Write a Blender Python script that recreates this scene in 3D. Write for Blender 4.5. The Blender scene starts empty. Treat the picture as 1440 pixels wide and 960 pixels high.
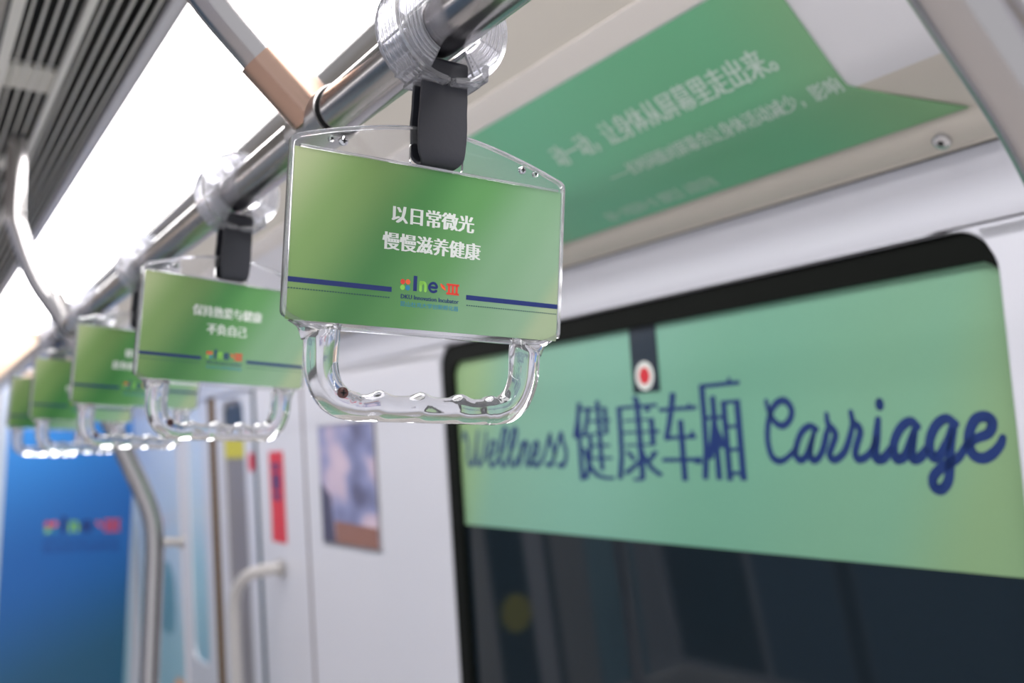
import bpy, bmesh, math, random
from mathutils import Vector, Matrix
from mathutils.geometry import tessellate_polygon

random.seed(4)
scene = bpy.context.scene
COL = scene.collection
H = 1.62                      # eye height; heights below are written relative to it

# ------------------------------------------------------------------ camera, light, exposure
F = 1400.0
VX, VY = -150.0, 660.0
pitch = math.atan2(VY - 480, F)
yaw = math.asin(-(VX - 720) / math.sqrt((VX - 720) ** 2 + (F * math.cos(pitch) + (VY - 480) * math.sin(pitch)) ** 2))
fw = Vector((math.sin(yaw) * math.cos(pitch), math.cos(yaw) * math.cos(pitch), math.sin(pitch)))
rt = Vector((math.cos(yaw), -math.sin(yaw), 0))
up = rt.cross(fw)
cam_data = bpy.data.cameras.new('camera')
cam = bpy.data.objects.new('camera', cam_data)
COL.objects.link(cam)
cam.matrix_world = Matrix(((rt.x, up.x, -fw.x, 0), (rt.y, up.y, -fw.y, 0), (rt.z, up.z, -fw.z, H), (0, 0, 0, 1)))
cam_data.sensor_width = 36
cam_data.lens = 36 * F / 1440
cam_data.clip_start = 0.02
cam_data.dof.use_dof = True
cam_data.dof.focus_distance = 0.55
cam_data.dof.aperture_fstop = 5.4
scene.camera = cam

scene.view_settings.view_transform = 'Standard'
scene.view_settings.look = 'None'
scene.view_settings.gamma = 1
scene.view_settings.exposure = -0.36
scene.view_settings.use_curve_mapping = False
scene.cycles.max_bounces = 14
scene.cycles.transmission_bounces = 14
scene.cycles.glossy_bounces = 6
scene.cycles.diffuse_bounces = 5
scene.cycles.use_denoising = True

world = bpy.data.worlds.new('ambient_fill')
scene.world = world
world.use_nodes = True
world.node_tree.nodes['Background'].inputs[0].default_value = (0.93, 0.95, 1, 1)
world.node_tree.nodes['Background'].inputs[1].default_value = 1.15  # bright pale fill through the open near end, added to soften the light
LIGHT = 13.0


# ------------------------------------------------------------------ materials
def srgb(r, g, b):
    f = lambda c: (c / 255 / 12.92) if c / 255 <= 0.04045 else ((c / 255 + 0.055) / 1.055) ** 2.4
    return (f(r), f(g), f(b), 1)


def pbr(name, col, rough=0.5, metal=0.0, coat=0.0, trans=0.0, ior=1.5, spec=None, bump=0.0, bscale=40.0, vary=0.0):
    m = bpy.data.materials.new(name)
    m.use_nodes = True
    nt = m.node_tree
    b = nt.nodes['Principled BSDF']
    b.inputs['Base Color'].default_value = col
    b.inputs['Roughness'].default_value = rough
    b.inputs['Metallic'].default_value = metal
    b.inputs['Coat Weight'].default_value = coat
    b.inputs['Coat Roughness'].default_value = 0.06
    b.inputs['Transmission Weight'].default_value = trans
    b.inputs['IOR'].default_value = ior
    if spec is not None:
        b.inputs['Specular IOR Level'].default_value = spec
    if bump or vary:
        tc = nt.nodes.new('ShaderNodeTexCoord')
        nz = nt.nodes.new('ShaderNodeTexNoise')
        nz.inputs['Scale'].default_value = bscale
        nz.inputs['Detail'].default_value = 3
        nt.links.new(tc.outputs['Object'], nz.inputs['Vector'])
        if bump:
            bp = nt.nodes.new('ShaderNodeBump')
            bp.inputs['Strength'].default_value = bump
            bp.inputs['Distance'].default_value = 0.002
            nt.links.new(nz.outputs['Fac'], bp.inputs['Height'])
            nt.links.new(bp.outputs['Normal'], b.inputs['Normal'])
        if vary:
            mx = nt.nodes.new('ShaderNodeMix')
            mx.data_type = 'RGBA'
            mx.inputs['A'].default_value = tuple(c * (1 - vary) for c in col[:3]) + (1,)
            mx.inputs['B'].default_value = tuple(min(1, c * (1 + vary)) for c in col[:3]) + (1,)
            nt.links.new(nz.outputs['Fac'], mx.inputs['Factor'])
            nt.links.new(mx.outputs['Result'], b.inputs['Base Color'])
    return m


def printed(name, stops, wx=1.0, wy=0.0, wz=0.0, add=0.0, rough=0.3, coat=0.3, blotch=0.0):
    """printed sheet: colour ramp along a direction of the sheet's own extent"""
    m = bpy.data.materials.new(name)
    m.use_nodes = True
    nt = m.node_tree
    b = nt.nodes['Principled BSDF']
    b.inputs['Roughness'].default_value = rough
    b.inputs['Coat Weight'].default_value = coat
    b.inputs['Coat Roughness'].default_value = 0.08
    tc = nt.nodes.new('ShaderNodeTexCoord')
    dp = nt.nodes.new('ShaderNodeVectorMath')
    dp.operation = 'DOT_PRODUCT'
    dp.inputs[1].default_value = (wx, wy, wz)
    nt.links.new(tc.outputs['Generated'], dp.inputs[0])
    ad = nt.nodes.new('ShaderNodeMath')
    ad.operation = 'ADD'
    ad.inputs[1].default_value = add
    nt.links.new(dp.outputs['Value'], ad.inputs[0])
    src = ad.outputs[0]
    if blotch:
        nz = nt.nodes.new('ShaderNodeTexNoise')
        nz.inputs['Scale'].default_value = 2.2
        nt.links.new(tc.outputs['Generated'], nz.inputs['Vector'])
        mu = nt.nodes.new('ShaderNodeMath')
        mu.operation = 'MULTIPLY_ADD'
        mu.inputs[1].default_value = blotch
        nt.links.new(nz.outputs['Fac'], mu.inputs[0])
        nt.links.new(src, mu.inputs[2])
        src = mu.outputs[0]
    cr = nt.nodes.new('ShaderNodeValToRGB')
    el = cr.color_ramp.elements
    while len(el) > 1:
        el.remove(el[-1])
    el[0].position, el[0].color = stops[0]
    for p_, c_ in stops[1:]:
        e = el.new(p_)
        e.color = c_
    cr.color_ramp.interpolation = 'EASE'
    nt.links.new(src, cr.inputs['Fac'])
    nt.links.new(cr.outputs['Color'], b.inputs['Base Color'])
    return m


def emit(name, col, strength):
    m = bpy.data.materials.new(name)
    m.use_nodes = True
    nt = m.node_tree
    nt.nodes.remove(nt.nodes['Principled BSDF'])
    e = nt.nodes.new('ShaderNodeEmission')
    e.inputs[0].default_value = col
    e.inputs[1].default_value = strength
    nt.links.new(e.outputs[0], nt.nodes['Material Output'].inputs[0])
    return m


M = {}
M['white'] = pbr('white_gloss_panel', (0.62, 0.622, 0.68, 1), 0.32, coat=0.3)
M['beige'] = pbr('beige_ceiling_panel', (0.36, 0.335, 0.30, 1), 0.5, vary=0.04, bscale=3)
M['lip'] = pbr('pale_beige_lip', (0.62, 0.58, 0.55, 1), 0.4)
M['cove'] = pbr('off_white_coving', (0.66, 0.65, 0.68, 1), 0.4)
M['trim'] = pbr('beige_trim_soffit_shade', (0.56, 0.515, 0.455, 1), 0.4, coat=0.2)
M['steel'] = pbr('brushed_stainless_steel', (0.46, 0.44, 0.44, 1), 0.2, metal=1.0, bump=0.02, bscale=60)
M['steel_dull'] = pbr('dull_stainless_steel', (0.50, 0.48, 0.48, 1), 0.3, metal=1.0)
M['steel_warm'] = pbr('orange_reflection_steel', (0.48, 0.32, 0.25, 1), 0.25, metal=1.0)  # warm tint paints an orange reflection into one tee sleeve
M['chrome'] = pbr('chrome_screw', (0.6, 0.6, 0.62, 1), 0.12, metal=1.0)
M['dark'] = pbr('dark_gap', (0.012, 0.012, 0.012, 1), 0.8)
M['cavity'] = pbr('vent_cavity_grey', (0.03, 0.03, 0.027, 1), 0.8)
M['slat'] = pbr('grey_vent_slat', (0.72, 0.71, 0.66, 1), 0.45)
M['frame_grey'] = pbr('grey_light_frame', (0.48, 0.47, 0.47, 1), 0.4)
M['gasket'] = pbr('black_window_gasket', (0.004, 0.005, 0.004, 1), 0.6, spec=0.08)
M['pane'] = pbr('dark_window_glass', (0.010, 0.016, 0.022, 1), 0.04, ior=1.53)
M['clear'] = pbr('clear_acrylic', (0.98, 0.98, 1.0, 1), 0.015, trans=0.94, ior=1.47)
M['clear_rib'] = pbr('clear_ribbed_plastic', (0.96, 0.96, 1.0, 1), 0.08, trans=0.86, ior=1.45)
M['strap'] = pbr('black_rubber_strap', srgb(44, 45, 52), 0.42, bump=0.05, bscale=400)
M['ink_white'] = pbr('white_ink', (0.72, 0.75, 0.71, 1), 0.4)
M['ink_blue'] = pbr('blue_ink', srgb(20, 42, 108), 0.4)
M['ink_navy'] = pbr('navy_ink', srgb(18, 46, 104), 0.4)
M['ink_dark'] = pbr('dark_green_ink', srgb(38, 78, 84), 0.4)
M['ink_orange'] = pbr('orange_ink', srgb(235, 95, 55), 0.4)
M['ink_red'] = pbr('red_ink', srgb(222, 66, 50), 0.4)
M['ink_green'] = pbr('green_ink', srgb(140, 205, 84), 0.4)
M['ink_cyan'] = pbr('cyan_ink', srgb(40, 130, 170), 0.4)
M['ink_mist'] = pbr('pale_green_ink', srgb(188, 208, 196), 0.4)
M['red'] = pbr('red_sticker', srgb(205, 44, 56), 0.4)
M['yellow'] = pbr('yellow_label', srgb(190, 182, 40), 0.45)
M['navy'] = pbr('dark_navy_sticker', srgb(20, 36, 52), 0.35)
M['rivet'] = pbr('dark_red_rivet', srgb(78, 34, 30), 0.35, coat=0.5)
M['peach'] = pbr('peach_header', (0.72, 0.54, 0.40, 1), 0.5)
M['greyglass'] = pbr('grey_door_glass', srgb(128, 124, 128), 0.3, spec=0.15)
M['bronze'] = pbr('bronze_door_seal', srgb(96, 72, 34), 0.9, spec=0.0)
M['seamgrey'] = pbr('grey_seam_strip', srgb(96, 84, 88), 0.8, spec=0.05)
M['seal'] = pbr('dark_teal_rubber_seal', srgb(44, 66, 80), 0.8, spec=0.05)
M['paleblue'] = printed('pale_blue_print', [(0, srgb(140, 182, 200)), (0.35, srgb(160, 200, 214)), (0.6, srgb(190, 210, 226)), (1, srgb(198, 208, 226))], 0, 0, 1)
M['floor'] = pbr('pale_grey_floor', (0.74, 0.70, 0.67, 1), 0.4, vary=0.08, bscale=30)
M['seat'] = pbr('orange_seat', (0.45, 0.17, 0.07, 1), 0.35)
M['tunnel'] = pbr('tunnel_black', (0.01, 0.01, 0.012, 1), 0.9)
M['light'] = emit('white_diffuser', (1.0, 0.98, 0.98, 1), LIGHT)
M['card'] = printed('green_card_print', [(0.0, srgb(176, 188, 140)), (0.2, srgb(132, 168, 98)), (0.42, srgb(70, 132, 68)), (0.56, srgb(88, 144, 82)), (0.76, srgb(122, 162, 124)), (0.92, srgb(134, 168, 136)), (1.0, srgb(160, 178, 142))], 0.80, 0, -0.28, 0.28, rough=0.35, coat=0.2)
M['banner'] = printed('green_banner_print', [(0.0, srgb(126, 158, 116)), (0.12, srgb(114, 160, 132)), (0.35, srgb(108, 160, 136)), (0.62, srgb(120, 170, 150)), (0.85, srgb(122, 168, 146)), (1.0, srgb(140, 172, 124))], 0, 1.0, 0.12, -0.06, rough=0.38, coat=0.15)
M['coving'] = printed('green_coving_print', [(0.0, srgb(122, 164, 118)), (0.2, srgb(98, 168, 126)), (0.55, srgb(106, 176, 140)), (0.8, srgb(128, 172, 132)), (1.0, srgb(146, 166, 122))], 0, 1.0, 0.0, 0.0, rough=0.4, coat=0.12)
M['bluewall'] = printed('blue_gradient_print', [(0.0, srgb(34, 88, 100)), (0.36, srgb(28, 90, 122)), (0.66, srgb(20, 100, 176)), (1.0, srgb(44, 142, 226))], -0.12, 0, 1.0, 0.06, rough=0.4, coat=0.15)


# ------------------------------------------------------------------ geometry helpers
class MB:
    def __init__(s):
        s.v, s.f, s.m, s.mats = [], [], [], []

    def mi(s, mat):
        if mat not in s.mats:
            s.mats.append(mat)
        return s.mats.index(mat)

    def add(s, vs, fs, mat):
        o = len(s.v)
        s.v += [tuple(p) for p in vs]
        k = s.mi(mat)
        for f in fs:
            s.f.append([o + i for i in f])
            s.m.append(k)

    def box(s, c, d, mat, M4=None):
        x, y, z = (t / 2 for t in d)
        vs = [Vector((c[0] + a * x, c[1] + b * y, c[2] + e * z)) for a in (-1, 1) for b in (-1, 1) for e in (-1, 1)]
        if M4:
            vs = [M4 @ p for p in vs]
        s.add(vs, [(0, 1, 3, 2), (4, 6, 7, 5), (0, 4, 5, 1), (2, 3, 7, 6), (0, 2, 6, 4), (1, 5, 7, 3)], mat)

    def tube(s, path, r, mat, n=20, caps=True):
        path = [Vector(p) for p in path]
        rs = r if isinstance(r, (list, tuple)) else [r] * len(path)
        t0 = (path[1] - path[0]).normalized()
        a = Vector((0, 0, 1)) if abs(t0.z) < 0.9 else Vector((1, 0, 0))
        u = t0.cross(a).normalized()
        rings = []
        for i, p in enumerate(path):
            t = (path[min(i + 1, len(path) - 1)] - path[max(i - 1, 0)]).normalized()
            u = (u - t * u.dot(t)).normalized()
            w = t.cross(u)
            rings.append([p + (u * math.cos(2 * math.pi * k / n) + w * math.sin(2 * math.pi * k / n)) * rs[i] for k in range(n)])
        vs = [q for rg in rings for q in rg]
        fs = []
        for i in range(len(path) - 1):
            for k in range(n):
                k2 = (k + 1) % n
                fs.append((i * n + k, i * n + k2, (i + 1) * n + k2, (i + 1) * n + k))
        if caps:
            fs.append(tuple(range(n))[::-1])
            fs.append(tuple((len(path) - 1) * n + k for k in range(n)))
        s.add(vs, fs, mat)

    def prism(s, outer, holes, lo, hi, mat, fn):
        """polygon (with holes) in 2D extruded between lo and hi; fn(a, b, h) places it in space"""
        loops = [outer] + list(holes)
        tri = tessellate_polygon([[Vector((a, b, 0)) for a, b in lp] for lp in loops])
        flat = [q for lp in loops for q in lp]
        n = len(flat)
        vs = [fn(a, b, lo) for a, b in flat] + [fn(a, b, hi) for a, b in flat]
        fs = [tuple(t) for t in tri] + [tuple(n + i for i in reversed(t)) for t in tri]
        o = 0
        for lp in loops:
            k = len(lp)
            for i in range(k):
                j = (i + 1) % k
                fs.append((o + i, o + j, n + o + j, n + o + i))
            o += k
        s.add(vs, fs, mat)

    def sheet(s, prof, y0, y1, mat, ny=1, th=0.004):
        """profile in X-Z (relative heights) run along Y as a thin solid"""
        n = len(prof)
        ps = [Vector((x, 0, z + H)) for x, z in prof]
        off = []
        for i in range(n):
            t = (ps[min(i + 1, n - 1)] - ps[max(i - 1, 0)]).normalized()
            nn = Vector((-t.z, 0, t.x))
            if nn.x < 0 and abs(nn.x) > 0.2 or (abs(nn.x) <= 0.2 and nn.z < 0):
                nn = -nn
            off.append(ps[i] + nn * th)
        vs, fs = [], []
        for j in range(ny + 1):
            y = y0 + (y1 - y0) * j / ny
            vs += [p + Vector((0, y, 0)) for p in ps] + [p + Vector((0, y, 0)) for p in off]
        w = 2 * n
        for j in range(ny):
            for i in range(n - 1):
                a, b = j * w + i, j * w + i + 1
                fs.append((a, b, b + w, a + w))
                fs.append((a + n, a + n + w, b + n + w, b + n))
            for i in (0, n - 1):
                a = j * w + i
                fs.append((a, a + w, a + n + w, a + n))
        for j in (0, ny):
            for i in range(n - 1):
                a = j * w + i
                fs.append((a, a + n, a + n + 1, a + 1))
        s.add(vs, fs, mat)

    def build(s, name, parent=None, smooth=False, loc=None, bevel=0.0, angle=35):
        me = bpy.data.meshes.new(name)
        me.from_pydata(s.v, [], s.f)
        for m in s.mats:
            me.materials.append(m)
        me.polygons.foreach_set('material_index', s.m)
        bm = bmesh.new()
        bm.from_mesh(me)
        bmesh.ops.recalc_face_normals(bm, faces=bm.faces)
        bm.to_mesh(me)
        bm.free()
        if smooth:
            me.polygons.foreach_set('use_smooth', [True] * len(me.polygons))
            me.set_sharp_from_angle(angle=math.radians(angle))
        me.update()
        o = bpy.data.objects.new(name, me)
        COL.objects.link(o)
        if loc:
            o.location = loc
        if parent:
            o.parent = parent
        if bevel:
            b = o.modifiers.new('bevel', 'BEVEL')
            b.width = bevel
            b.segments = 2
            b.limit_method = 'ANGLE'
            b.angle_limit = math.radians(50)
            b.harden_normals = False
        return o


def tag(o, label=None, cat=None, group=None, kind=None):
    if label:
        o['label'] = label
    if cat:
        o['category'] = cat
    if group:
        o['group'] = group
    if kind:
        o['kind'] = kind
    return o


def empty(name, loc=(0, 0, 0)):
    o = bpy.data.objects.new(name, None)
    o.empty_display_size = 0.02
    COL.objects.link(o)
    o.location = loc
    return o


def struct(o):
    o['kind'] = 'structure'
    return o


def spline(pts, k=8):
    """Catmull-Rom through 2D or 3D points"""
    P = [Vector(p) for p in pts]
    if len(P) < 3:
        return [P[0].lerp(P[-1], i / k) for i in range(k + 1)]
    out = []
    for i in range(len(P) - 1):
        a = P[i - 1] if i else P[i] * 2 - P[i + 1]
        b, c = P[i], P[i + 1]
        d = P[i + 2] if i + 2 < len(P) else c * 2 - b
        for j in range(k):
            t = j / k
            out.append(0.5 * ((2 * b) + (c - a) * t + (2 * a - 5 * b + 4 * c - d) * t * t + (3 * b - a - 3 * c + d) * t ** 3))
    out.append(P[-1])
    return out


def rrect(x0, y0, x1, y1, r, k=6):
    pts = []
    for cx, cy, a0 in ((x1 - r, y1 - r, 0), (x0 + r, y1 - r, 90), (x0 + r, y0 + r, 180), (x1 - r, y0 + r, 270)):
        for i in range(k + 1):
            a = math.radians(a0 + 90 * i / k)
            pts.append((cx + r * math.cos(a), cy + r * math.sin(a)))
    return pts


_glyphs = {}


def text2d(body, thin=0.0, res=2):
    """outline of a line of writing as flat verts and faces, em height 1, starting at x 0"""
    if (body, thin) not in _glyphs:
        c = bpy.data.curves.new('writing', 'FONT')
        c.body = body
        c.resolution_u = res
        c.offset = -thin
        o = bpy.data.objects.new('writing', c)
        COL.objects.link(o)
        dg = bpy.context.evaluated_depsgraph_get()
        me = bpy.data.meshes.new_from_object(o.evaluated_get(dg))
        vs = [(v.co.x, v.co.y) for v in me.vertices]
        fs = [tuple(p.vertices) for p in me.polygons]
        bpy.data.objects.remove(o)
        bpy.data.curves.remove(c)
        bpy.data.meshes.remove(me)
        _glyphs[(body, thin)] = (vs, fs)
    return _glyphs[(body, thin)]


def write(mb, body, x0, x1, y0, y1, mat, fn, heavy=0.0, n=3, thin=0.0):
    """fit a line of writing in the box x0..x1, y0..y1 of a 2D sheet; heavy widens upright strokes only"""
    vs, fs = text2d(body, thin)
    ax, bx = min(v[0] for v in vs), max(v[0] for v in vs)
    ay, by = min(v[1] for v in vs), max(v[1] for v in vs)
    sx, sy = (x1 - x0) / (bx - ax), (y1 - y0) / (by - ay)
    shifts = [0.0] if not heavy else [heavy * (2 * i / (n - 1) - 1) for i in range(n)]
    for q, d in enumerate(shifts):
        mb.add([fn(x0 + (vx - ax) * sx + d * (1 if x1 > x0 else -1), y0 + (vy - ay) * sy, q) for vx, vy in vs], fs, mat)


def stroke(mb, pts, w, mat, fn, k=7, taper=None):
    """a round-ended brush line on a 2D sheet"""
    P = spline(pts, k)
    n = len(P)
    for i, p in enumerate(P):
        ww = w
        if taper:
            t = i / (n - 1)
            ww = w * (taper[0] + (1 - taper[0]) * min(1, t * 5)) * (taper[1] + (1 - taper[1]) * min(1, (1 - t) * 5))
        r = ww / 2
        q = 0.5 * (i % 2)
        mb.add([fn(p.x + r * math.cos(2 * math.pi * a / 12), p.y + r * math.sin(2 * math.pi * a / 12), q) for a in range(12)], [tuple(range(12))], mat)
        if i + 1 < n:
            d = (P[i + 1] - p)
            if d.length < 1e-6:
                continue
            t = Vector((-d.y, d.x)).normalized() * r
            mb.add([fn(*(p + t), 1), fn(*(p - t), 1), fn(*(P[i + 1] - t), 1), fn(*(P[i + 1] + t), 1)], [(0, 1, 2, 3)], mat)


# ------------------------------------------------------------------ the carriage shell
LEAN = 0.08


def wx(z, off=0.0):
    return 0.9 - LEAN * (z - 0.05) - off


WN = Vector((-1, 0, -LEAN)).normalized()


def W(y, z, off=0.0):
    """a point on the leaning right wall's glass plane, off metres into the carriage"""
    return Vector((wx(z), y, z + H)) + WN * off


Y0, Y1 = -0.9, 4.6

mb = MB()
mb.box((-0.45, (Y0 + Y1) / 2, -0.02), (3.3, Y1 - Y0, 0.04), M['floor'])
struct(mb.build('floor'))

# right wall: one panel with the window opening, then the pillar beside the doorway
hole = rrect(0.545, -0.62, 1.682, 0.232, 0.045, 8)
mb = MB()
mb.prism([(Y0, -1.6), (2.437, -1.6), (2.437, 0.236), (Y0, 0.236)], [hole], 0.0, 0.016, M['white'], lambda a, b, h: W(a, b, h))
wall_right = struct(mb.build('wall_right', smooth=True, bevel=0.004))
mb = MB()
mb.prism([(2.450, -1.6), (2.835, -1.6), (2.835, 0.236), (2.450, 0.236)], [], -0.01, 0.013, M['white'], lambda a, b, h: W(a, b, h))
mb.prism([(3.78, -1.6), (4.6, -1.6), (4.6, 0.236), (3.78, 0.236)], [], -0.01, 0.013, M['white'], lambda a, b, h: W(a, b, h))
mb.build('door_pillar', wall_right, bevel=0.003)
mb = MB()
mb.prism([(2.436, -1.6), (2.452, -1.6), (2.452, 0.236), (2.436, 0.236)], [], -0.02, 0.0145, M['seamgrey'], lambda a, b, h: W(a, b, h))
mb.build('panel_seam', wall_right)

# upper wall, down-facing band, seam
mb = MB()
mb.sheet([(0.8705, 0.2335), (0.8675, 0.2365), (0.865, 0.250), (0.862, 0.264), (0.858, 0.2745), (0.853, 0.280), (0.848, 0.2855), (0.8405, 0.2980), (0.8405, 0.310)], Y0, Y1, M['white'], th=0.006)
struct(mb.build('trim_1', smooth=True, angle=60))
mb = MB()
mb.sheet([(0.8395, 0.2990), (0.8325, 0.305), (0.8315, 0.313)], Y0, Y1, M['dark'], th=0.004)
struct(mb.build('trim_2'))
mb = MB()
mb.sheet([(0.832, 0.315), (0.8315, 0.305), (0.8285, 0.3015), (0.8245, 0.3013), (0.8075, 0.3150), (0.8045, 0.3185), (0.8030, 0.3225), (0.804, 0.347)], Y0, Y1, M['trim'], th=0.004)
struct(mb.build('trim_3', smooth=True, angle=70))

# coving: soffit, curved bend, slope, lip, ceiling panel
COVE = [(0.6258, 0.4426)]
for i in range(9):
    t = i / 8
    a, b, c = Vector((0.7110, 0.3720)), Vector((0.7330, 0.3534)), Vector((0.7560, 0.3433))
    p = a.lerp(b, t).lerp(b.lerp(c, t), t)
    COVE.append((p.x, p.y))
COVE += [(0.804, 0.3223)]
mb = MB()
mb.sheet([(0.6008, 0.4635), (0.6258, 0.4429)], Y0, Y1, M['lip'], th=0.004)
mb.sheet([(x, z + 0.0012) for x, z in COVE[:7]], Y0, Y1, M['cove'], th=0.004)
mb.sheet([(x, z + 0.0012) for x, z in COVE[6:]], Y0, Y1, M['trim'], th=0.004)  # beige here paints in the shade of the down-facing soffit
struct(mb.build('trim_4', smooth=True, angle=50))
mb = MB()
mb.sheet([(0.4994, 0.5716), (0.5057, 0.5653), (0.5355, 0.5415), (0.5712, 0.5047), (0.6003, 0.4671), (0.6039, 0.4629)], Y0, Y1, M['beige'], th=0.004)
struct(mb.build('ceiling_1', smooth=True, angle=50))

# ceiling left of the vents, and the far half of the car
mb = MB()
mb.box((-0.45, (Y0 + Y1) / 2, H + 0.5792), (1.06, Y1 - Y0, 0.016), M['beige'])
struct(mb.build('ceiling'))
mb = MB()
mb.box((-1.31, (Y0 + Y1) / 2, H + 0.52), (0.12, Y1 - Y0, 0.016), M['beige'])
mb.sheet([(-1.32, 0.52), (-1.52, 0.35), (-1.70, 0.29), (-1.76, 0.23), (-1.87, -0.4), (-1.98, -1.6)], Y0, Y1, M['white'], th=0.01)
struct(mb.build('wall_left'))
# left side doors, seen only as reflections in the glass
M['slateblue'] = pbr('slate_blue_door', srgb(96, 124, 150), 0.4)
M['teal'] = pbr('dark_teal_glass', srgb(26, 48, 52), 0.2)


def LW(a, b, h):
    zz = [(-1.76, 0.23), (-1.87, -0.4), (-1.98, -1.6)]
    (xa, za), (xb, zb) = (zz[0], zz[1]) if b > -0.4 else (zz[1], zz[2])
    return Vector((xa + (xb - xa) * (b - za) / (zb - za) + h, a, b + H))


mb = MB()
for ya, yb in ((2.15, 3.19), (3.31, 3.85)):
    for za, zb in ((-1.55, -0.4), (-0.4, 0.19)):
        mb.prism([(ya, za), (yb, za), (yb, zb), (ya, zb)], [], 0, 0.012, M['slateblue'], LW)
for za, zb in ((-1.55, -0.4), (-0.4, 0.19)):
    mb.prism([(3.20, za), (3.30, za), (3.30, zb), (3.20, zb)], [], 0, 0.014, M['dark'], LW)
    mb.prism([(3.90, za), (4.55, za), (4.55, zb), (3.90, zb)], [], 0, 0.012, M['teal'], LW)
struct(mb.build('door_2'))

# far end wall
mb = MB()
mb.box((-0.45, Y1 + 0.01, H - 0.64), (3.4, 0.02, 1.94), M['white'])
mb.box((-0.45, Y1 - 0.004, H + 0.452), (3.2, 0.02, 0.235), M['peach'])
for xa, xb, m in ((-1.72, -1.40, 'paleblue'), (-1.38, -1.17, 'frame_grey'), (-1.16, -1.13, 'teal'), (-1.00, -0.78, 'teal'), (-0.76, -0.62, 'frame_grey'), (-0.60, -0.2, 'slateblue')):
    mb.box(((xa + xb) / 2, Y1 - 0.004, H - 0.65), (xb - xa, 0.02, 1.88), M[m])
struct(mb.build('wall_far'))
mb = MB()
mb.box((0.899, Y1 - 0.02, H - 0.62), (0.012, 0.012, 1.9), M['paleblue'])
mb.box((0.375, Y1 - 0.02, H - 0.62), (0.03, 0.012, 1.9), M['paleblue'])
mb.box((0.62, Y1 - 0.02, H + 0.343), (0.56, 0.012, 0.024), M['white'])
struct(mb.build('trim_5'))
mb = MB()
mb.prism([(-0.90 + 0.09 * math.cos(math.radians(a)), -1.05 + 0.10 * math.sin(math.radians(a))) for a in range(0, 360, 15)], [], 0, 0.006, M['yellow'], lambda a, b, h: Vector((a, Y1 - 0.016 - h, b + H)))
tag(mb.build('round_notice'), 'round yellow notice low on the end wall, seen mirrored in the dark window glass', 'notice')

# ------------------------------------------------------------------ window
window = MB()
window.prism(rrect(0.50, -0.66, 1.71, 0.262, 0.07, 8), [], -0.012, 0.0, M['pane'], lambda a, b, h: W(a, b, h))
window = struct(window.build('window_1'))
mb = MB()
mb.prism(rrect(0.530, -0.63, 1.692, 0.242, 0.061, 8), [rrect(0.541, -0.60, 1.643, 0.2005, 0.03, 8)], 0.0, 0.010, M['gasket'], lambda a, b, h: W(a, b, h))
mb.build('window_gasket', window, bevel=0.002)

# ------------------------------------------------------------------ door
door = MB()
for ya, yb in ((2.868, 3.298), (3.362, 3.78)):
    wa, wb = ya + 0.12, yb - 0.075
    door.prism([(ya, -1.6), (yb, -1.6), (yb, 0.24), (ya, 0.24)], [rrect(wa, -0.66, wb, 0.215, 0.05)], -0.02, 0.004, M['white'], lambda a, b, h: W(a, b, h))
door = struct(door.build('door_1', bevel=0.003))
for ya, yb in ((2.868, 3.298), (3.362, 3.78)):
    wa, wb = ya + 0.11, yb - 0.065
    mb = MB()
    mb.prism(rrect(wa, -0.67, wb, 0.225, 0.05), [], -0.014, -0.006, M['greyglass'] if ya < 3 else M['paleblue'], lambda a, b, h: W(a, b, h))
    mb.build('door_pane', door)
mb = MB()
mb.prism([(3.30, -1.6), (3.36, -1.6), (3.36, 0.24), (3.30, 0.24)], [], -0.02, 0.009, M['bronze'], lambda a, b, h: W(a, b, h))
mb.prism([(2.837, -1.6), (2.866, -1.6), (2.866, 0.24), (2.837, 0.24)], [], -0.02, 0.0135, M['seal'], lambda a, b, h: W(a, b, h))
mb.build('door_seal', door)

# ------------------------------------------------------------------ ceiling light and air grille
light = empty('ceiling_light', (0.375, 1.8, H + 0.5712))
tag(light, 'long glowing white light panel running along the ceiling between the vent slats and the handrail', 'ceiling light')
mb = MB()
mb.box((0, 0.0, 0.004), (0.209, 5.5, 0.006), M['light'])
mb.build('diffuser', light)
mb = MB()
mb.box((0.1195, 0.0, 0.003), (0.030, 5.5, 0.012), M['frame_grey'])
mb.box((0.1065, 0.0, -0.003), (0.004, 5.5, 0.012), M['frame_grey'])
mb.box((-0.1072, 0.0, 0.0), (0.005, 5.5, 0.014), M['frame_grey'])
mb.build('light_frame', light, bevel=0.001)
far_light = empty('ceiling_light', (-1.16, 1.8, H + 0.535))
tag(far_light, 'white light panel along the opposite side of the carriage ceiling, mirrored in the steel poles', 'ceiling light')
mb = MB()
mb.box((0, 0, 0.004), (0.20, 5.5, 0.006), M['light'])
mb.build('diffuser', far_light)
mb = MB()
mb.box((0.105, 0, 0.0), (0.02, 5.5, 0.02), M['frame_grey'])
mb.box((-0.105, 0, 0.0), (0.02, 5.5, 0.02), M['frame_grey'])
mb.build('light_frame', far_light)

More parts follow.
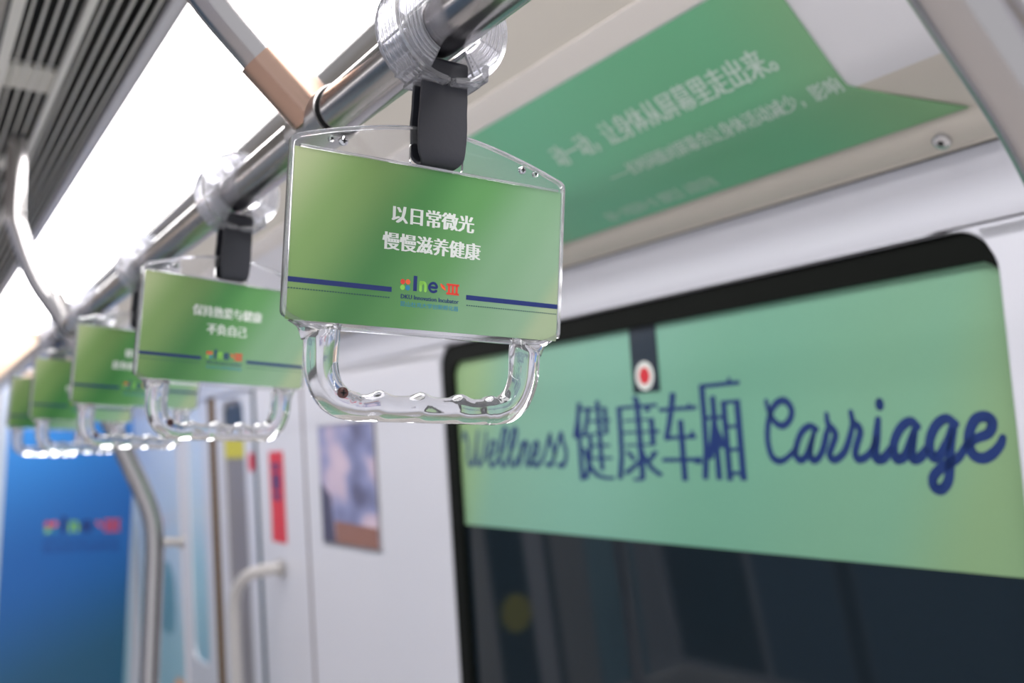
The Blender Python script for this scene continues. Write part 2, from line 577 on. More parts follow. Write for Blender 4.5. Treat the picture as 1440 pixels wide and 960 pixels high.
vent = empty('air_vent', (0.1785, 1.8, H + 0.5712))
tag(vent, 'grey slatted air vent in the ceiling beside the white light panel', 'air vent')
mb = MB()
mb.box((0, 0, 0.115), (0.18, 5.5, 0.01), M['cavity'])
mb.box((-0.09, 0, 0.06), (0.006, 5.5, 0.12), M['cavity'])
mb.box((0.085, 0, 0.06), (0.006, 5.5, 0.12), M['cavity'])
mb.build('duct', vent)
for dx in (-0.0690, -0.0547, -0.0404, -0.0261):
    mb = MB()
    mb.box((dx, 0, 0.004), (0.0026, 5.5, 0.005), M['slat'])
    mb.build('slat', vent)
for dx in (0.0060, 0.0208, 0.0357, 0.0506, 0.0648):
    mb = MB()
    mb.box((dx, 0, 0.004), (0.0026, 5.5, 0.005), M['slat'])
    mb.build('slat', vent)
mb = MB()
mb.box((-0.0085, 0, 0.002), (0.0095, 5.5, 0.014), M['slat'])
mb.box((0.0813, 0, 0.002), (0.0143, 5.5, 0.014), M['cove'])
mb.box((-0.0856, 0, 0.002), (0.0143, 5.5, 0.014), M['slat'])
mb.build('vent_rail', vent)
for yy, ww, mat in ((1.60, 0.10, 'slat'), (2.09, 0.06, 'slat'), (0.71, 0.10, 'slat'), (3.1, 0.10, 'slat')):
    mb = MB()
    mb.box((-0.0457, yy - 1.8, 0.014), (0.072, ww, 0.008), M[mat])
    mb.build('cross_panel', vent)

# ------------------------------------------------------------------ handrail assembly
RX, RZ, RR = 0.244, 0.244, 0.0165
rail = empty('overhead_handrail', (RX, 0.0, H + RZ))
tag(rail, 'long stainless steel overhead handrail with bent support poles, carrying the hanging handles', 'handrail')


def railpart(name, mb_, smooth=True, **k):
    o = mb_.build(name, rail, smooth=smooth, **k)
    o.location = (0, 0, 0)
    return o


def P3(x, y, z):
    return (x - RX, y, z - RZ)


mb = MB()
mb.tube([P3(RX, Y0 + 0.1, RZ), P3(RX, 1.0, RZ), P3(RX, 2.5, RZ), P3(RX, Y1 - 0.02, RZ)], RR, M['steel'], 32)
railpart('rail', mb)
posts = [
    (0.651, [(0.240, 0.2480), (0.213, 0.2715), (0.190, 0.2925), (0.167, 0.3145), (0.149, 0.337), (0.139, 0.365), (0.136, 0.40), (0.136, 0.5655)]),
    (1.86, [(0.145, 0.5655), (0.146, 0.44), (0.155, 0.40), (0.187, 0.323), (0.244, 0.236), (0.347, 0.025), (0.372, -0.025), (0.393, -0.075), (0.402, -0.125), (0.404, -0.24), (0.404, -0.6), (0.404, -1.62)]),
    (0.22, [(0.244, 0.250), (0.290, 0.222), (0.345, 0.178), (0.395, 0.135), (0.430, 0.085), (0.442, 0.02), (0.444, -0.3), (0.444, -1.62)]),
]
for y, pts in posts:
    path = [P3(p.x, y, p.y) for p in spline([Vector(q) for q in pts], 6)]
    mb = MB()
    mb.tube(path, RR, M['steel'], 24)
    railpart('support_pole', mb)
# tee joint sleeves
for y, d, back in ((0.651, (-0.0385, 0.0340), False), (1.86, (-0.05, 0.085), True), (0.22, (0.09, -0.06), False)):
    v = Vector((d[0], 0, d[1])).normalized()
    mb = MB()
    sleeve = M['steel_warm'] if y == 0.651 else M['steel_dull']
    mb.tube([P3(RX, y - 0.030, RZ), P3(RX, y + 0.030, RZ)], 0.0192, M['steel_dull'], 32)
    a = Vector(P3(RX, y, RZ))
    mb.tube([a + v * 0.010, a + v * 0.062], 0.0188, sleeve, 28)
    if back:
        mb.tube([a - v * 0.010, a - v * 0.050], 0.0188, M['steel_dull'], 28)
    railpart('tee_joint', mb)
    for s in (-1, 1):
        mb = MB()
        mb.tube([P3(RX, y + s * 0.0300, RZ), P3(RX, y + s * 0.0315, RZ)], 0.0178, M['dark'], 32)
        railpart('joint_gap', mb)
mb = MB()
mb.tube([P3(0.404, 1.86, -0.128), P3(0.43, 1.86, -0.128), P3(0.447, 1.86, -0.129)], [0.008, 0.008, 0.008], M['steel_dull'], 16)
mb.tube([P3(0.447, 1.86, -0.129), P3(0.452, 1.86, -0.129)], 0.013, M['steel_dull'], 16)
railpart('side_bracket', mb)

# ------------------------------------------------------------------ hanging handles
mm = 0.001
CZ = -0.122                    # card centre below the rail centre


def L(u, v, h=0.0):
    """card plane millimetres to the handle's own space; h towards the reader"""
    return Vector((u * mm, -h * mm, v * mm + CZ))


def make_shell(side):
    s = MB()
    n = 22
    def ring(r0, r1, ya, yb, a0, a1, k=n):
        vs, fs = [], []
        for i in range(k + 1):
            a = math.radians(a0 + (a1 - a0) * i / k)
            c, q = math.cos(a) * side, math.sin(a)
            vs += [(r0 * c, ya, r0 * q), (r1 * c, ya, r1 * q), (r1 * c, yb, r1 * q), (r0 * c, yb, r0 * q)]
        for i in range(k):
            o = 4 * i
            for j in range(4):
                fs.append((o + j, o + (j + 1) % 4, o + 4 + (j + 1) % 4, o + 4 + j))
        fs += [(0, 1, 2, 3), (4 * k, 4 * k + 1, 4 * k + 2, 4 * k + 3)]
        s.add([Vector(p) for p in vs], fs, M['clear_rib'])
    ring(0.0322, 0.0352, -0.013, 0.013, -86, 89)            # outer skin
    for ya in (-0.0095, -0.0050, -0.0005, 0.0040, 0.0085):  # raised hoops on the skin
        ring(0.0352, 0.0359, ya, ya + 0.0012, -80, 89)
    ring(0.0172, 0.0195, -0.012, 0.012, -62, 89)            # sleeve on the rail
    ring(0.0190, 0.0325, -0.0135, -0.0115, -66, 89)         # front cheek
    ring(0.0190, 0.0325, 0.0115, 0.0135, -66, 89)           # rear cheek
    for a in (-55, -20, 25, 70):                            # stiffening ribs
        ring(0.0195, 0.0318, -0.0113, 0.0113, a - 1.2, a + 1.2, 1)
    for r in (0.0215, 0.0240, 0.0265, 0.0290):                      # moulded steps on the face
        ring(r, r + 0.0009, -0.0146, -0.0136, -64, 89)
    s.box((side * 0.0092, 0, -0.0335), (0.0172, 0.024, 0.0022), M['clear_rib'])
    s.box((side * 0.0215, 0, -0.0250), (0.0045, 0.022, 0.009), M['clear_rib'])
    return s


def make_strap():
    s = MB()
    # closed band: profile in depth (h) and height (v), width varies with height
    loop, zt, zb = [], 99.5, 48.0
    for i in range(9):
        a = math.pi * i / 8
        loop.append((-math.cos(a) * 5.0, zt + 3.0 * math.sin(a)))
    for i in range(7):
        t = i / 6
        loop.append((5.0, zt + (zb - zt) * (i + 0.5) / 7))
    for i in range(9):
        a = math.pi * i / 8
        loop.append((math.cos(a) * 5.0, zb - 4.5 * math.sin(a)))
    for i in range(7):
        loop.append((-5.0, zb + (zt - zb) * (i + 0.5) / 7))
    n = len(loop)
    vs, fs = [], []
    for i, (h, v) in enumerate(loop):
        p, q = loop[i - 1], loop[(i + 1) % n]
        d = Vector((q[0] - p[0], q[1] - p[1])).normalized()
        nx, ny = -d.y, d.x
        low = max(0.0, min(1.0, (50.5 - v) / 7.0))
        hw = 14.6 - 4.0 * low * low - 0.5 * (v > 86) + (0.5 if 55 < v < 70 else 0)
        for sx, dn in ((-1, -1.1), (1, -1.1), (1, 1.1), (-1, 1.1)):
            vs.append(L(sx * hw - 0.6, v + ny * dn, h + nx * dn))
    for i in range(n):
        o, e = 4 * i, 4 * ((i + 1) % n)
        for j in range(4):
            fs.append((o + j, o + (j + 1) % 4, e + (j + 1) % 4, e + j))
    s.add(vs, fs, M['strap'])
    return s


def holder_outline(inset=0.0):
    i = inset
    pts = [(-72 + i, -51.5 + i), (-66 + i, -52 + i), (66 - i, -52 + i), (72 - i, -51.5 + i), (81 - i, -47.8 + i), (84.2 - i, -46 + i), (85 - i, -44 + i), (85 - i, 43 - i), (84.4 - i, 45.4 - i), (82 - i, 47.2 - i)]
    arch = [(82, 47.2), (62, 53.4), (40, 58.8), (20, 62.3), (0, 63.6), (-20, 62.3), (-40, 58.8), (-62, 53.4), (-82, 47.2)]
    pts += [(p.x * (1 - i / 82), p.y - i) for p in spline([Vector(a) for a in arch], 3)][1:-1]
    pts += [(-82 + i, 47.2 - i), (-84.4 + i, 45.4 - i), (-85 + i, 43 - i), (-85 + i, -44 + i), (-84.2 + i, -46 + i), (-81 + i, -47.8 + i)]
    return pts


def make_holder():
    s = MB()
    slot = rrect(-17, 42.0, 16, 54.0, 2.5, 4)
    s.prism(holder_outline(), [slot], -2.6, 0.0, M['clear'], L)
    return s


def make_rim():
    s = MB()
    s.prism(holder_outline(), [holder_outline(1.9)], 0.0, 2.2, M['clear'], L)
    s.box((0, -0.0011, CZ + 0.0413), (0.160, 0.0022, 0.0012), M['clear'])
    return s


def make_grip():
    s = MB()
    # left half: centre line (u, v), in-plane half width, half depth
    half = [(-66.5, -48.6, 15.0, 1.5), (-64.6, -51, 12.2, 3.4), (-62.6, -55, 9.8, 6.0), (-62.4, -62, 8.9, 7.2), (-62.2, -70, 8.6, 7.5), (-60.6, -77, 8.4, 7.5), (-57, -84, 8.3, 7.5), (-51, -89, 8.2, 7.5), (-43, -91, 7.8, 7.4)]
    cp = spline([Vector((a, b, c, d)) for a, b, c, d in half], 4)
    rows = [(p[0], p[1], p[2], p[3], 0.0) for p in cp]
    k = 44
    mid = []
    for i in range(1, k):
        u = -43 + 86 * i / k
        bump = sum(math.exp(-((u - c) / 4.6) ** 2) for c in (-28.0, -3.6, 20.6, 41.0))
        mid.append((u, -91.6 + bump * 1.3, 7.2 + bump * 1.3, 7.2 - bump * 0.5, bump))
    rows = rows + mid + [(-a, b, c, d, e) for a, b, c, d, e in reversed(rows)]
    n = 16
    vs, fs = [], []
    for i, (u, v, w, d, e) in enumerate(rows):
        p, q = rows[max(i - 1, 0)], rows[min(i + 1, len(rows) - 1)]
        t = Vector((q[0] - p[0], q[1] - p[1])).normalized()
        if abs(u) < 42.9:
            t = Vector((1, 0))
        elif i < 6 or i > len(rows) - 7:
            t = Vector((0, -1 if i < 6 else 1))
        nx, ny = -t.y, t.x
        for j in range(n):
            a = 2 * math.pi * j / n
            ca, sa = math.cos(a), math.sin(a)
            ca = math.copysign(abs(ca) ** 0.7, ca)
            sa = math.copysign(abs(sa) ** 0.7, sa)
            vs.append(L(u + nx * w * ca, v + ny * w * ca, d * sa - 1.0))
    for i in range(len(rows) - 1):
        for j in range(n):
            j2 = (j + 1) % n
            fs.append((i * n + j, i * n + j2, (i + 1) * n + j2, (i + 1) * n + j))
    fs += [tuple(range(n)), tuple((len(rows) - 1) * n + j for j in range(n))]
    s.add(vs, fs, M['clear'])
    return s


def make_screw(u, v, r, mat, h0=0.0):
    s = MB()
    s.tube([L(u, v, h0 - 0.5), L(u, v, h0 + 1.4), L(u, v, h0 + 1.8)], [r * mm, r * mm, r * 0.7 * mm], mat, 18)
    s.box(tuple(L(u, v, h0 + 1.8)), (r * 1.1 * mm, 0.0006, r * 0.28 * mm), M['dark'])
    s.box(tuple(L(u, v, h0 + 1.8)), (r * 0.28 * mm, 0.0006, r * 1.1 * mm), M['dark'])
    return s


CARD_H = 0.9


def C(a, b, q=0):
    return L(a, b, CARD_H + 0.10 + 0.02 * q)


def make_card():
    s = MB()
    s.prism(rrect(-83, -48.2, 83, 40.6, 0.6, 2), [], 0.05, CARD_H, M['card'], L)
    return s


def nine_emblem(s, ox, oy, k, fn):
    """four petals, the letters i n e, a small swash and a red three-bar mark"""
    def e(x, y):
        return ox + x * k, oy + y * k
    for (x, y), m in (((0.0, 3.2), 'ink_red'), ((3.2, 3.4), 'ink_orange'), ((0.0, 0.0), 'ink_green'), ((3.2, 0.0), 'ink_cyan')):
        pts = [e(x + 1.4 + 1.5 * math.cos(math.radians(a)), y + 1.4 + 1.5 * math.sin(math.radians(a))) for a in range(0, 360, 30)]
        s.add([fn(*p, 0) for p in pts], [tuple(range(12))], M[m])
    def rect(x0, y0, x1, y1, m):
        s.add([fn(*e(x0, y0), 1), fn(*e(x1, y0), 1), fn(*e(x1, y1), 1), fn(*e(x0, y1), 1)], [(0, 1, 2, 3)], M[m])
    rect(8.0, 0, 10.3, 8.6, 'ink_blue')
    stroke(s, [e(12.6, 0.8), e(12.6, 5.3)], 1.7 * k, M['ink_green'], fn, 3)
    stroke(s, [e(12.8, 4.0), e(13.9, 5.3), e(15.2, 4.9), e(15.7, 3.4), e(15.7, 0.8)], 1.7 * k, M['ink_green'], fn, 5)
    stroke(s, [e(18.6, 3.2), e(22.6, 3.2), e(22.5, 4.6), e(21.2, 5.6), e(19.4, 5.3), e(18.2, 3.9), e(18.2, 2.3), e(19.4, 0.9), e(21.2, 0.7), e(22.6, 1.3)], 1.5 * k, M['ink_blue'], fn, 5)
    stroke(s, [e(25.6, 5.4), e(26.4, 3.9), e(28.4, 2.6)], 1.0 * k, M['ink_orange'], fn, 4)
    stroke(s, [e(26.6, 5.0), e(28.0, 3.8)], 0.8 * k, M['ink_red'], fn, 3)
    rect(29.2, 5.2, 37.4, 6.4, 'ink_red')
    rect(29.2, 0.0, 37.4, 1.2, 'ink_red')
    for x in (30.1, 32.6, 35.1):
        rect(x, 0.6, x + 1.5, 5.8, 'ink_red')


def card_writing(lines, parent):
    a = MB()
    for body, w, y0, y1 in lines:
        write(a, body, -w - 1.4, w - 1.4, y0, y1, M['ink_white'], C, heavy=0.44)
    a.build('slogan', parent)
    a = MB()
    nine_emblem(a, -20.0, -27.3, 0.965, C)
    write(a, 'DKU Innovation Incubator', -19.4, 16.2, -32.0, -29.6, M['ink_blue'], C, heavy=0.08)
    write(a, '昆山杜克大学创新孵化器', -19.4, 16.2, -36.2, -33.4, M['ink_cyan'], C)
    a.build('emblem', parent)
    for x0, x1 in ((-83, -25.0), (20.8, 83)):
        a = MB()
        a.add([C(x0, -29.1), C(x1, -29.1), C(x1, -26.4), C(x0, -26.4)], [(0, 1, 2, 3)], M['ink_blue'])
        x = x0 + 0.4
        while x < x1 - 1.0:
            a.add([C(x, -32.5), C(x + 1.0, -32.5), C(x + 1.0, -31.9), C(x, -31.9)], [(0, 1, 2, 3)], M['ink_dark'])
            x += 1.5
        a.build('stripe', parent)


def make_handle(name='hanging_handle'):
    root = empty(name)
    make_shell(-1).build('clamp_shell', root, smooth=True)
    make_shell(1).build('clamp_shell', root, smooth=True)
    make_strap().build('strap', root, smooth=True, bevel=0.0006)
    make_holder().build('card_holder', root, bevel=0.0006)
    make_rim().build('holder_rim', root, bevel=0.0004)
    make_grip().build('grip', root, smooth=True, angle=60)
    for u, v, r, m, h in ((-56.5, 47.6, 2.5, 'chrome', 0), (55.0, 50.0, 2.2, 'chrome', 0), (-63.2, 47.6, 1.6, 'clear', 0), (64.0, 49.0, 1.6, 'clear', 0)):
        make_screw(u, v, r, M[m], h).build('screw', root, smooth=True)
    make_screw(-52.3, -84.1, 2.9, M['rivet'], 5.6).build('rivet', root, smooth=True)
    make_card().build('advert_card', root)
    return root


proto = make_handle()
handles = [
    (0.480, 0.6, [('以日常微光', 25.2, 8.6, 18.2), ('慢慢滋养健康', 30.0, -6.4, 3.2)],
     'nearest clear hanging handle on the handrail, in sharp focus with a green slogan card'),
    (0.875, 17.5, [('保持热爱与健康', 35.0, 8.6, 18.2), ('不负自己', 20.0, -6.4, 3.2)],
     'second clear hanging handle from the front, its slogan card partly behind the nearest card'),
    (1.245, 22.0, [('健康生活', 20.0, 8.6, 18.2), ('愿你拥有好身心', 35.0, -6.4, 3.2)],
     'third clear hanging handle along the handrail, middle one of the five'),
    (1.650, 23.5, [('每日一步', 20.0, 8.6, 18.2), ('慢慢走向健康', 30.0, -6.4, 3.2)],
     'fourth clear hanging handle along the handrail, just before the last one'),
    (2.010, 26.0, [('好好吃饭', 20.0, 8.6, 18.2), ('好好睡觉', 20.0, -6.4, 3.2)],
     'last and smallest clear hanging handle, in front of the blue end wall'),
]
proto_parts = list(proto.children)
for i, (y, ry, lines, label) in enumerate(handles):
    if i == 0:
        r = proto
        parts = proto_parts
    else:
        r = proto.copy()
        COL.objects.link(r)
        parts = []
        for ch in proto_parts:
            c = ch.copy()
            COL.objects.link(c)
            c.parent = r
            parts.append(c)
    r.location = (RX + 0.002, y - 0.006, H + RZ + 0.0012)
    r.rotation_euler = (math.radians(4.1) if False else 0, 0, 0)
    for c in parts:                     # the card hangs turned and tipped a little about the strap
        if not c.name.startswith(('clamp_shell',)):
            c.matrix_local = Matrix.Translation((0, 0, -0.03)) @ Matrix.Rotation(math.radians(ry), 4, 'Z') @ Matrix.Rotation(math.radians(4.1), 4, 'X') @ Matrix.Translation((0, 0, 0.03))
    tag(r, label, 'handle', 'clear hanging handles on the overhead handrail')
    card = [c for c in parts if c.name.startswith('advert_card')][0]
    card_writing(lines, card)

# ------------------------------------------------------------------ poster on the coving
seg = [(COVE[0], 0.0)]
for i in range(1, len(COVE)):
    seg.append((COVE[i], seg[-1][1] + math.dist(COVE[i - 1], COVE[i])))
STOT = seg[-1][1]


def S(s, y, off=0.0):
    s = max(0.0, min(STOT, s))
    for i in range(1, len(seg)):
        if s <= seg[i][1] or i == len(seg) - 1:
            (a, sa), (b, sb) = seg[i - 1], seg[i]
            t = (s - sa) / (sb - sa)
            n = Vector((-(b[1] - a[1]), 0, -(a[0] - b[0]))).normalized()
            n = Vector(((b[1] - a[1]), 0, -(b[0] - a[0]))).normalized()
            return Vector((a[0] + (b[0] - a[0]) * t, y, a[1] + (b[1] - a[1]) * t + H)) + n * off


mb = MB()
ss = [0.002] + [p[1] for p in seg[1:-1]] + [STOT - 0.003]
vs, fs = [], []
for s in ss:
    ye = 0.594 - 0.080 * max(0.0, (s - 0.139) / (STOT - 0.139))
    vs += [S(s, ye, 0.0002), S(s, 1.49, 0.0002), S(s, ye, 0.0012), S(s, 1.49, 0.0012)]
for i in range(len(ss) - 1):
    o = 4 * i
    fs += [(o, o + 1, o + 5, o + 4), (o + 2, o + 6, o + 7, o + 3), (o, o + 4, o + 6, o + 2), (o + 1, o + 3, o + 7, o + 5)]
fs += [(0, 2, 3, 1), (4 * len(ss) - 4, 4 * len(ss) - 3, 4 * len(ss) - 1, 4 * len(ss) - 2)]
mb.add(vs, fs, M['coving'])
poster = mb.build('coving_poster', smooth=True, angle=60)
tag(poster, 'long green poster with white writing wrapped over the sloping ceiling coving above the window', 'poster')


def T(a, b, q=0):
    """poster sheet: a = distance along the car (reading direction is towards -Y), b = height up the sheet"""
    return S(-b, -a, 0.0014 + 0.00004 * q)


mb = MB()
write(mb, '动一动，让身体从屏幕里走出来。', -1.0115, -0.6428, -0.0970, -0.0638, M['ink_mist'], T, heavy=0.0008)
mb.build('poster_headline', poster)
mb = MB()
write(mb, '——长时间面对屏幕会让身体活动减少，影响', -0.9520, -0.5986, -0.1434, -0.1227, M['ink_mist'], T, heavy=0.0005)
mb.build('poster_subtitle', poster)
mb = MB()
write(mb, '每坐一小时起身动一动 · 健康生活 · 从现在开始', -1.030, -0.825, -0.2035, -0.1835, M['ink_mist'], T)
mb.build('poster_footnote', poster)

latch = MB()
c = Vector((0.8165, 0.5560, H + 0.3055))
nn = Vector((-0.63, 0, -0.77)).normalized()
latch.tube([c - nn * 0.003, c + nn * 0.003, c + nn * 0.004], [0.0085, 0.0085, 0.007], M['chrome'], 24)
latch.tube([c + nn * 0.0035, c + nn * 0.0046], [0.0035, 0.003], M['dark'], 12)
tag(latch.build('panel_lock', smooth=True), 'small round chrome lock set in the beige trim under the green coving poster', 'lock')

# ------------------------------------------------------------------ banner on the window
mb = MB()
mb.prism([(0.5415, -0.101), (1.6425, -0.101), (1.6425, 0.200), (0.5415, 0.200)], [], 0.0004, 0.0012, M['banner'], lambda a, b, h: W(a, b, h))
banner = mb.build('window_banner')
tag(banner, 'wide green vinyl banner with blue carriage lettering across the top of the dark window', 'banner')
CARRIAGE = [[(866, 82), (863, 70), (854, 56), (842, 52), (831, 59), (827, 70), (834, 80), (845, 81), (857, 73), (865, 58), (869, 41), (868, 25), (863, 14), (852, 10), (839, 15), (826, 25)], [(792, 46), (802, 50), (814, 44), (823, 31), (827, 17), (820, 11), (810, 17), (801, 33), (795, 46)], [(798, 39), (805, 19), (802, 11), (794, 13), (786, 23), (779, 39), (775, 48)], [(776, 62), (775, 52), (769, 45), (766, 38), (773, 25), (777, 16), (771, 11), (760, 16), (752, 25), (743, 44), (741, 53)], [(742, 63), (740, 52), (734, 47), (732, 40), (739, 25), (741, 16), (737, 11), (727, 14), (718, 22), (711, 37)], [(707, 53), (711, 35), (715, 18), (712, 11), (703, 13), (693, 24)], [(703, 72), (703, 67)], [(659, 44), (667, 50), (679, 44), (689, 30), (691, 17), (687, 11), (677, 15), (668, 31), (662, 43)], [(663, 39), (669, 21), (668, 11), (659, 13), (650, 23)], [(615, 45), (625, 51), (637, 45), (646, 31), (647, 17), (642, 12), (634, 17), (625, 30), (620, 42)], [(618, 40), (623, 24), (626, 7), (630, -11), (639, -20), (647, -17), (647, -8), (639, 0), (628, 6), (616, 12), (606, 24)], [(607, 23), (595, 30), (581, 35), (576, 45), (582, 51), (593, 49), (601, 37), (603, 24), (599, 14), (589, 11), (578, 16), (570, 24), (567, 30)]]
WELLNESS = [[(1630, 56), (1625, 68), (1614, 51), (1617, 18), (1607, 8), (1591, 22), (1578, 55), (1573, 69)], [(1579, 50), (1585, 18), (1576, 8), (1557, 26), (1544, 66)], [(1545, 19), (1518, 33), (1514, 46), (1526, 48), (1538, 33), (1540, 14), (1529, 7), (1506, 19)], [(1506, 19), (1482, 44), (1472, 64), (1480, 70), (1492, 56), (1501, 25), (1498, 9), (1487, 8), (1471, 23)], [(1471, 23), (1450, 46), (1441, 64), (1448, 69), (1459, 55), (1467, 25), (1465, 9), (1455, 8), (1440, 22)], [(1428, 45), (1439, 7)], [(1435, 20), (1420, 43), (1409, 41), (1416, 16), (1412, 7), (1396, 18)], [(1396, 18), (1379, 31), (1378, 43), (1388, 42), (1397, 24), (1395, 9), (1379, 9), (1361, 23)], [(1361, 23), (1341, 55), (1340, 45), (1332, 28), (1340, 10), (1357, 8)], [(1334, 18), (1310, 56), (1305, 44), (1298, 26), (1307, 8), (1323, 7)]]


def B(a, b, q=0):
    return W(-a, b, 0.0014 + 0.00004 * q)


mb = MB()
for k, st in enumerate(CARRIAGE):
    stroke(mb, [(-y * mm, z * mm) for y, z in st], (0.0092 if k < 5 else 0.0112), M['ink_navy'], B, 6, taper=(0.75, 0.7))
for st in WELLNESS:
    stroke(mb, [(-y * mm, z * mm) for y, z in st], 0.0088, M['ink_navy'], B, 5, taper=(0.8, 0.8))
mb.build('script_lettering', banner)
mb = MB()
for ch, ya, yb, za, zb in (('健', 1.273, 1.181, -0.016, 0.103), ('康', 1.167, 1.072, -0.016, 0.104), ('车', 1.064, 0.992, -0.015, 0.104), ('厢', 0.986, 0.912, -0.014, 0.111)):
    write(mb, ch, -ya, -yb, za, zb, M['ink_navy'], B, heavy=0.0040, n=7, thin=0.016)
for ya, zb in ((1.0, 0.0785), (0.998, 0.0425), (0.990, 0.0075), (0.921, 0.1065), (1.086, 0.0805)):
    mb.add([B(-ya - 0.013, zb, 3), B(-ya + 0.002, zb, 3), B(-ya - 0.0045, zb + 0.011, 3)], [(0, 1, 2)], M['ink_navy'])
mb.build('character_lettering', banner)

marker = MB()
marker.prism([(1.060, 0.108), (1.118, 0.108), (1.118, 0.1998), (1.060, 0.1998)], [], 0.0016, 0.0024, M['navy'], lambda a, b, h: W(a, b, h))
marker = marker.build('marker_sticker')
tag(marker, 'dark navy strip with a red and white dot on the green window banner', 'sticker')
mb = MB()
for r, m, q in ((0.0200, 'ink_white', 0), (0.0120, 'red', 1)):
    mb.add([W(1.090 + r * math.cos(2 * math.pi * a / 28), 0.131 + r * 1.02 * math.sin(2 * math.pi * a / 28), 0.0027 + 0.0003 * q) for a in range(28)], [tuple(range(28))], M[m])
mb.build('target_dot', marker)

# ------------------------------------------------------------------ things on the wall and door
pic = MB()
pic.prism([(1.990, -0.175), (2.330, -0.175), (2.330, 0.111), (1.990, 0.111)], [], 0.016, 0.020, M['steel_dull'], lambda a, b, h: W(a, b, h))
pic = pic.build('framed_picture', bevel=0.001)
tag(pic, 'framed picture in blurred blues and pinks on the white wall left of the window', 'picture')
art = bpy.data.materials.new('picture_print')
art.use_nodes = True
nt = art.node_tree
tc = nt.nodes.new('ShaderNodeTexCoord')
nz = nt.nodes.new('ShaderNodeTexNoise')
nz.inputs['Scale'].default_value = 2.0
nz.inputs['Detail'].default_value = 1.5
cr = nt.nodes.new('ShaderNodeValToRGB')
el = cr.color_ramp.elements
el[0].position, el[0].color = 0.30, srgb(92, 92, 122)
el[1].position, el[1].color = 0.75, srgb(205, 186, 200)
e2 = el.new(0.45)
e2.color = srgb(132, 138, 178)
e2 = el.new(0.56)
e2.color = srgb(188, 172, 192)
nt.links.new(tc.outputs['Generated'], nz.inputs['Vector'])
nt.links.new(nz.outputs['Fac'], cr.inputs['Fac'])
nt.links.new(cr.outputs['Color'], nt.nodes['Principled BSDF'].inputs['Base Color'])
mb = MB()
mb.prism([(1.998, -0.169), (2.322, -0.169), (2.322, 0.105), (1.998, 0.105)], [], 0.020, 0.021, art, lambda a, b, h: W(a, b, h))
pr = mb.build('print', pic)
brownp = pbr('brown_print', srgb(140, 98, 86), 0.4)
slatep = pbr('slate_print', srgb(74, 72, 96), 0.4)
mb = MB()
mb.prism([(1.998, -0.169), (2.24, -0.169), (2.24, -0.118), (1.998, -0.124)], [], 0.021, 0.0214, brownp, lambda a, b, h: W(a, b, h))
mb.prism([(2.24, -0.169), (2.322, -0.169), (2.322, -0.03), (2.26, -0.06)], [], 0.021, 0.0214, slatep, lambda a, b, h: W(a, b, h))
mb.build('print_detail', pr)

sign = MB()
sign.prism([(2.612, -0.195), (2.728, -0.195), (2.728, 0.050), (2.612, 0.050)], [], 0.0135, 0.0150, M['red'], lambda a, b, h: W(a, b, h))
sign = sign.build('warning_sign')
tag(sign, 'tall red notice with dark marks on the white pillar beside the door', 'sign')
mb = MB()
for z0, z1 in ((-0.055, -0.01), (-0.08, -0.062), (0.0, 0.018)):
    mb.prism([(2.645, z0), (2.70, z0), (2.70, z1), (2.645, z1)], [], 0.0151, 0.0156, M['ink_navy'], lambda a, b, h: W(a, b, h))
mb.build('sign_marks', sign)

grab = empty('grab_handle', W(2.66, -0.27, 0.0135))
tag(grab, 'pale curved grab handle on the white pillar beside the door', 'grab handle')
gm = pbr('pale_handle_coat', (0.48, 0.46, 0.45, 1), 0.35, coat=0.2)
base = grab.location.copy()
pts = [W(2.655, -0.262, 0.019), W(2.68, -0.264, 0.05), W(2.72, -0.275, 0.082), W(2.76, -0.30, 0.10), W(2.79, -0.345, 0.107), W(2.80, -0.42, 0.108), W(2.80, -0.70, 0.108), W(2.80, -1.0, 0.108), W(2.79, -1.07, 0.09), W(2.76, -1.10, 0.05), W(2.74, -1.105, 0.019)]
mb = MB()
mb.tube([p - base for p in spline(pts, 6)], 0.0165, gm, 20)
mb.build('bar', grab, smooth=True)
for p in (pts[0], pts[-1]):
    mb = MB()
    mb.tube([p - base, p - base + WN * 0.006], 0.026, gm, 24)
    mb.build('flange', grab, smooth=True)

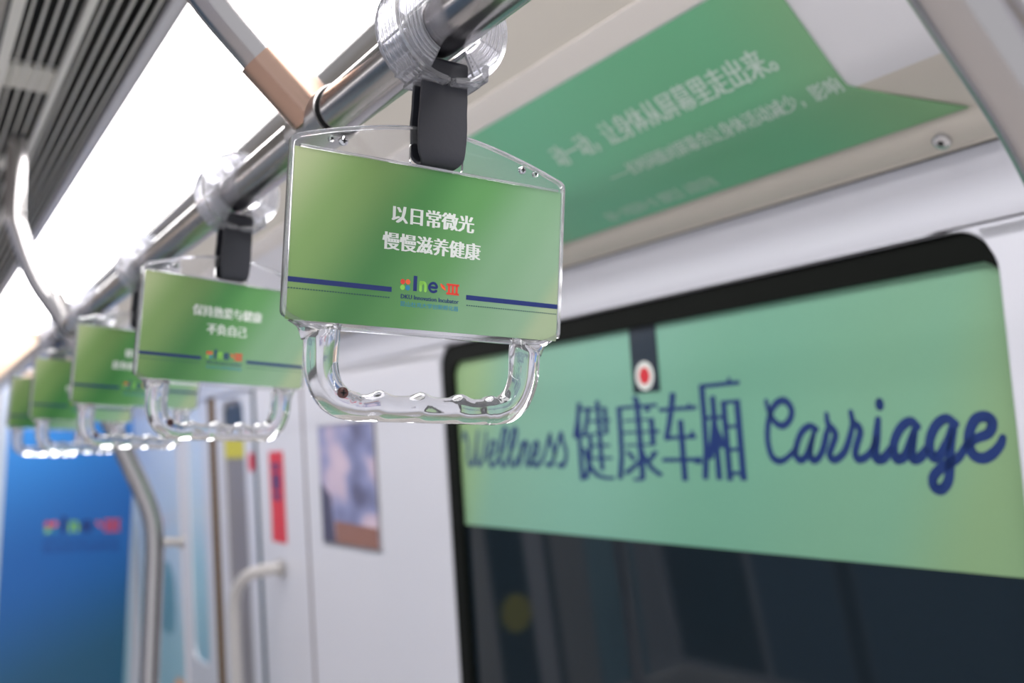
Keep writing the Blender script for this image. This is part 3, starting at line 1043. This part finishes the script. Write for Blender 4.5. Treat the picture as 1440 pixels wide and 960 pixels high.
lab = MB()
lab.prism([(2.99, 0.035), (3.22, 0.035), (3.22, 0.100), (2.99, 0.100)], [], -0.0055, -0.004, M['yellow'], lambda a, b, h: W(a, b, h))
lab = lab.build('yellow_label')
tag(lab, 'yellow label across the top of the grey door glass', 'label')
mb = MB()
mb.prism(rrect(2.99, 0.105, 3.22, 0.20, 0.03), [], -0.0055, -0.0045, M['navy'], lambda a, b, h: W(a, b, h))
o = mb.build('dark_label')
tag(o, 'dark green label above the yellow label on the door glass', 'label')
mb = MB()
mb.prism(rrect(2.895, -0.005, 2.95, 0.05, 0.02), [], 0.0045, 0.0055, M['red'], lambda a, b, h: W(a, b, h))
o = mb.build('round_sticker')
tag(o, 'small red dot sticker on the narrow white door edge', 'sticker')

# blue graphic on the end wall
blue = MB()
blue.box((0.6405, Y1 - 0.016, H - 0.62), (0.501, 0.008, 1.90), M['bluewall'])
blue = blue.build('blue_graphic')
tag(blue, 'tall blue gradient graphic with a small colourful logo covering the far end wall', 'poster')


def E(a, b, q=0):
    return Vector((a, Y1 - 0.0206 - 0.0002 * q, b + H))


mb = MB()
nine_emblem(mb, 0.55, -0.262, 0.0079, E)
write(mb, 'DKU Innovation Incubator', 0.55, 0.845, -0.300, -0.282, M['ink_blue'], E)
write(mb, '昆山杜克大学创新孵化器', 0.55, 0.845, -0.340, -0.312, M['ink_blue'], E)
mb.build('emblem', blue)

# pale scenic print on the wall beyond the door
mb = MB()
mb.prism([(3.80, -1.2), (4.57, -1.2), (4.57, 0.21), (3.80, 0.21)], [], 0.0135, 0.0145, M['paleblue'], lambda a, b, h: W(a, b, h))
scen = mb.build('scenic_poster')
tag(scen, 'narrow pale blue scenic poster on the wall behind the far steel pole', 'poster')
mb = MB()
teal = pbr('teal_print', srgb(104, 150, 168), 0.4)
orange = pbr('soft_orange_print', srgb(232, 178, 140), 0.4)
mb.prism(rrect(3.9, -0.62, 4.3, -0.35, 0.1), [], 0.0146, 0.0150, teal, lambda a, b, h: W(a, b, h))
mb.prism(rrect(3.75, -1.05, 3.98, -0.76, 0.1), [], 0.0151, 0.0154, orange, lambda a, b, h: W(a, b, h))
mb.build('print_shapes', scen)
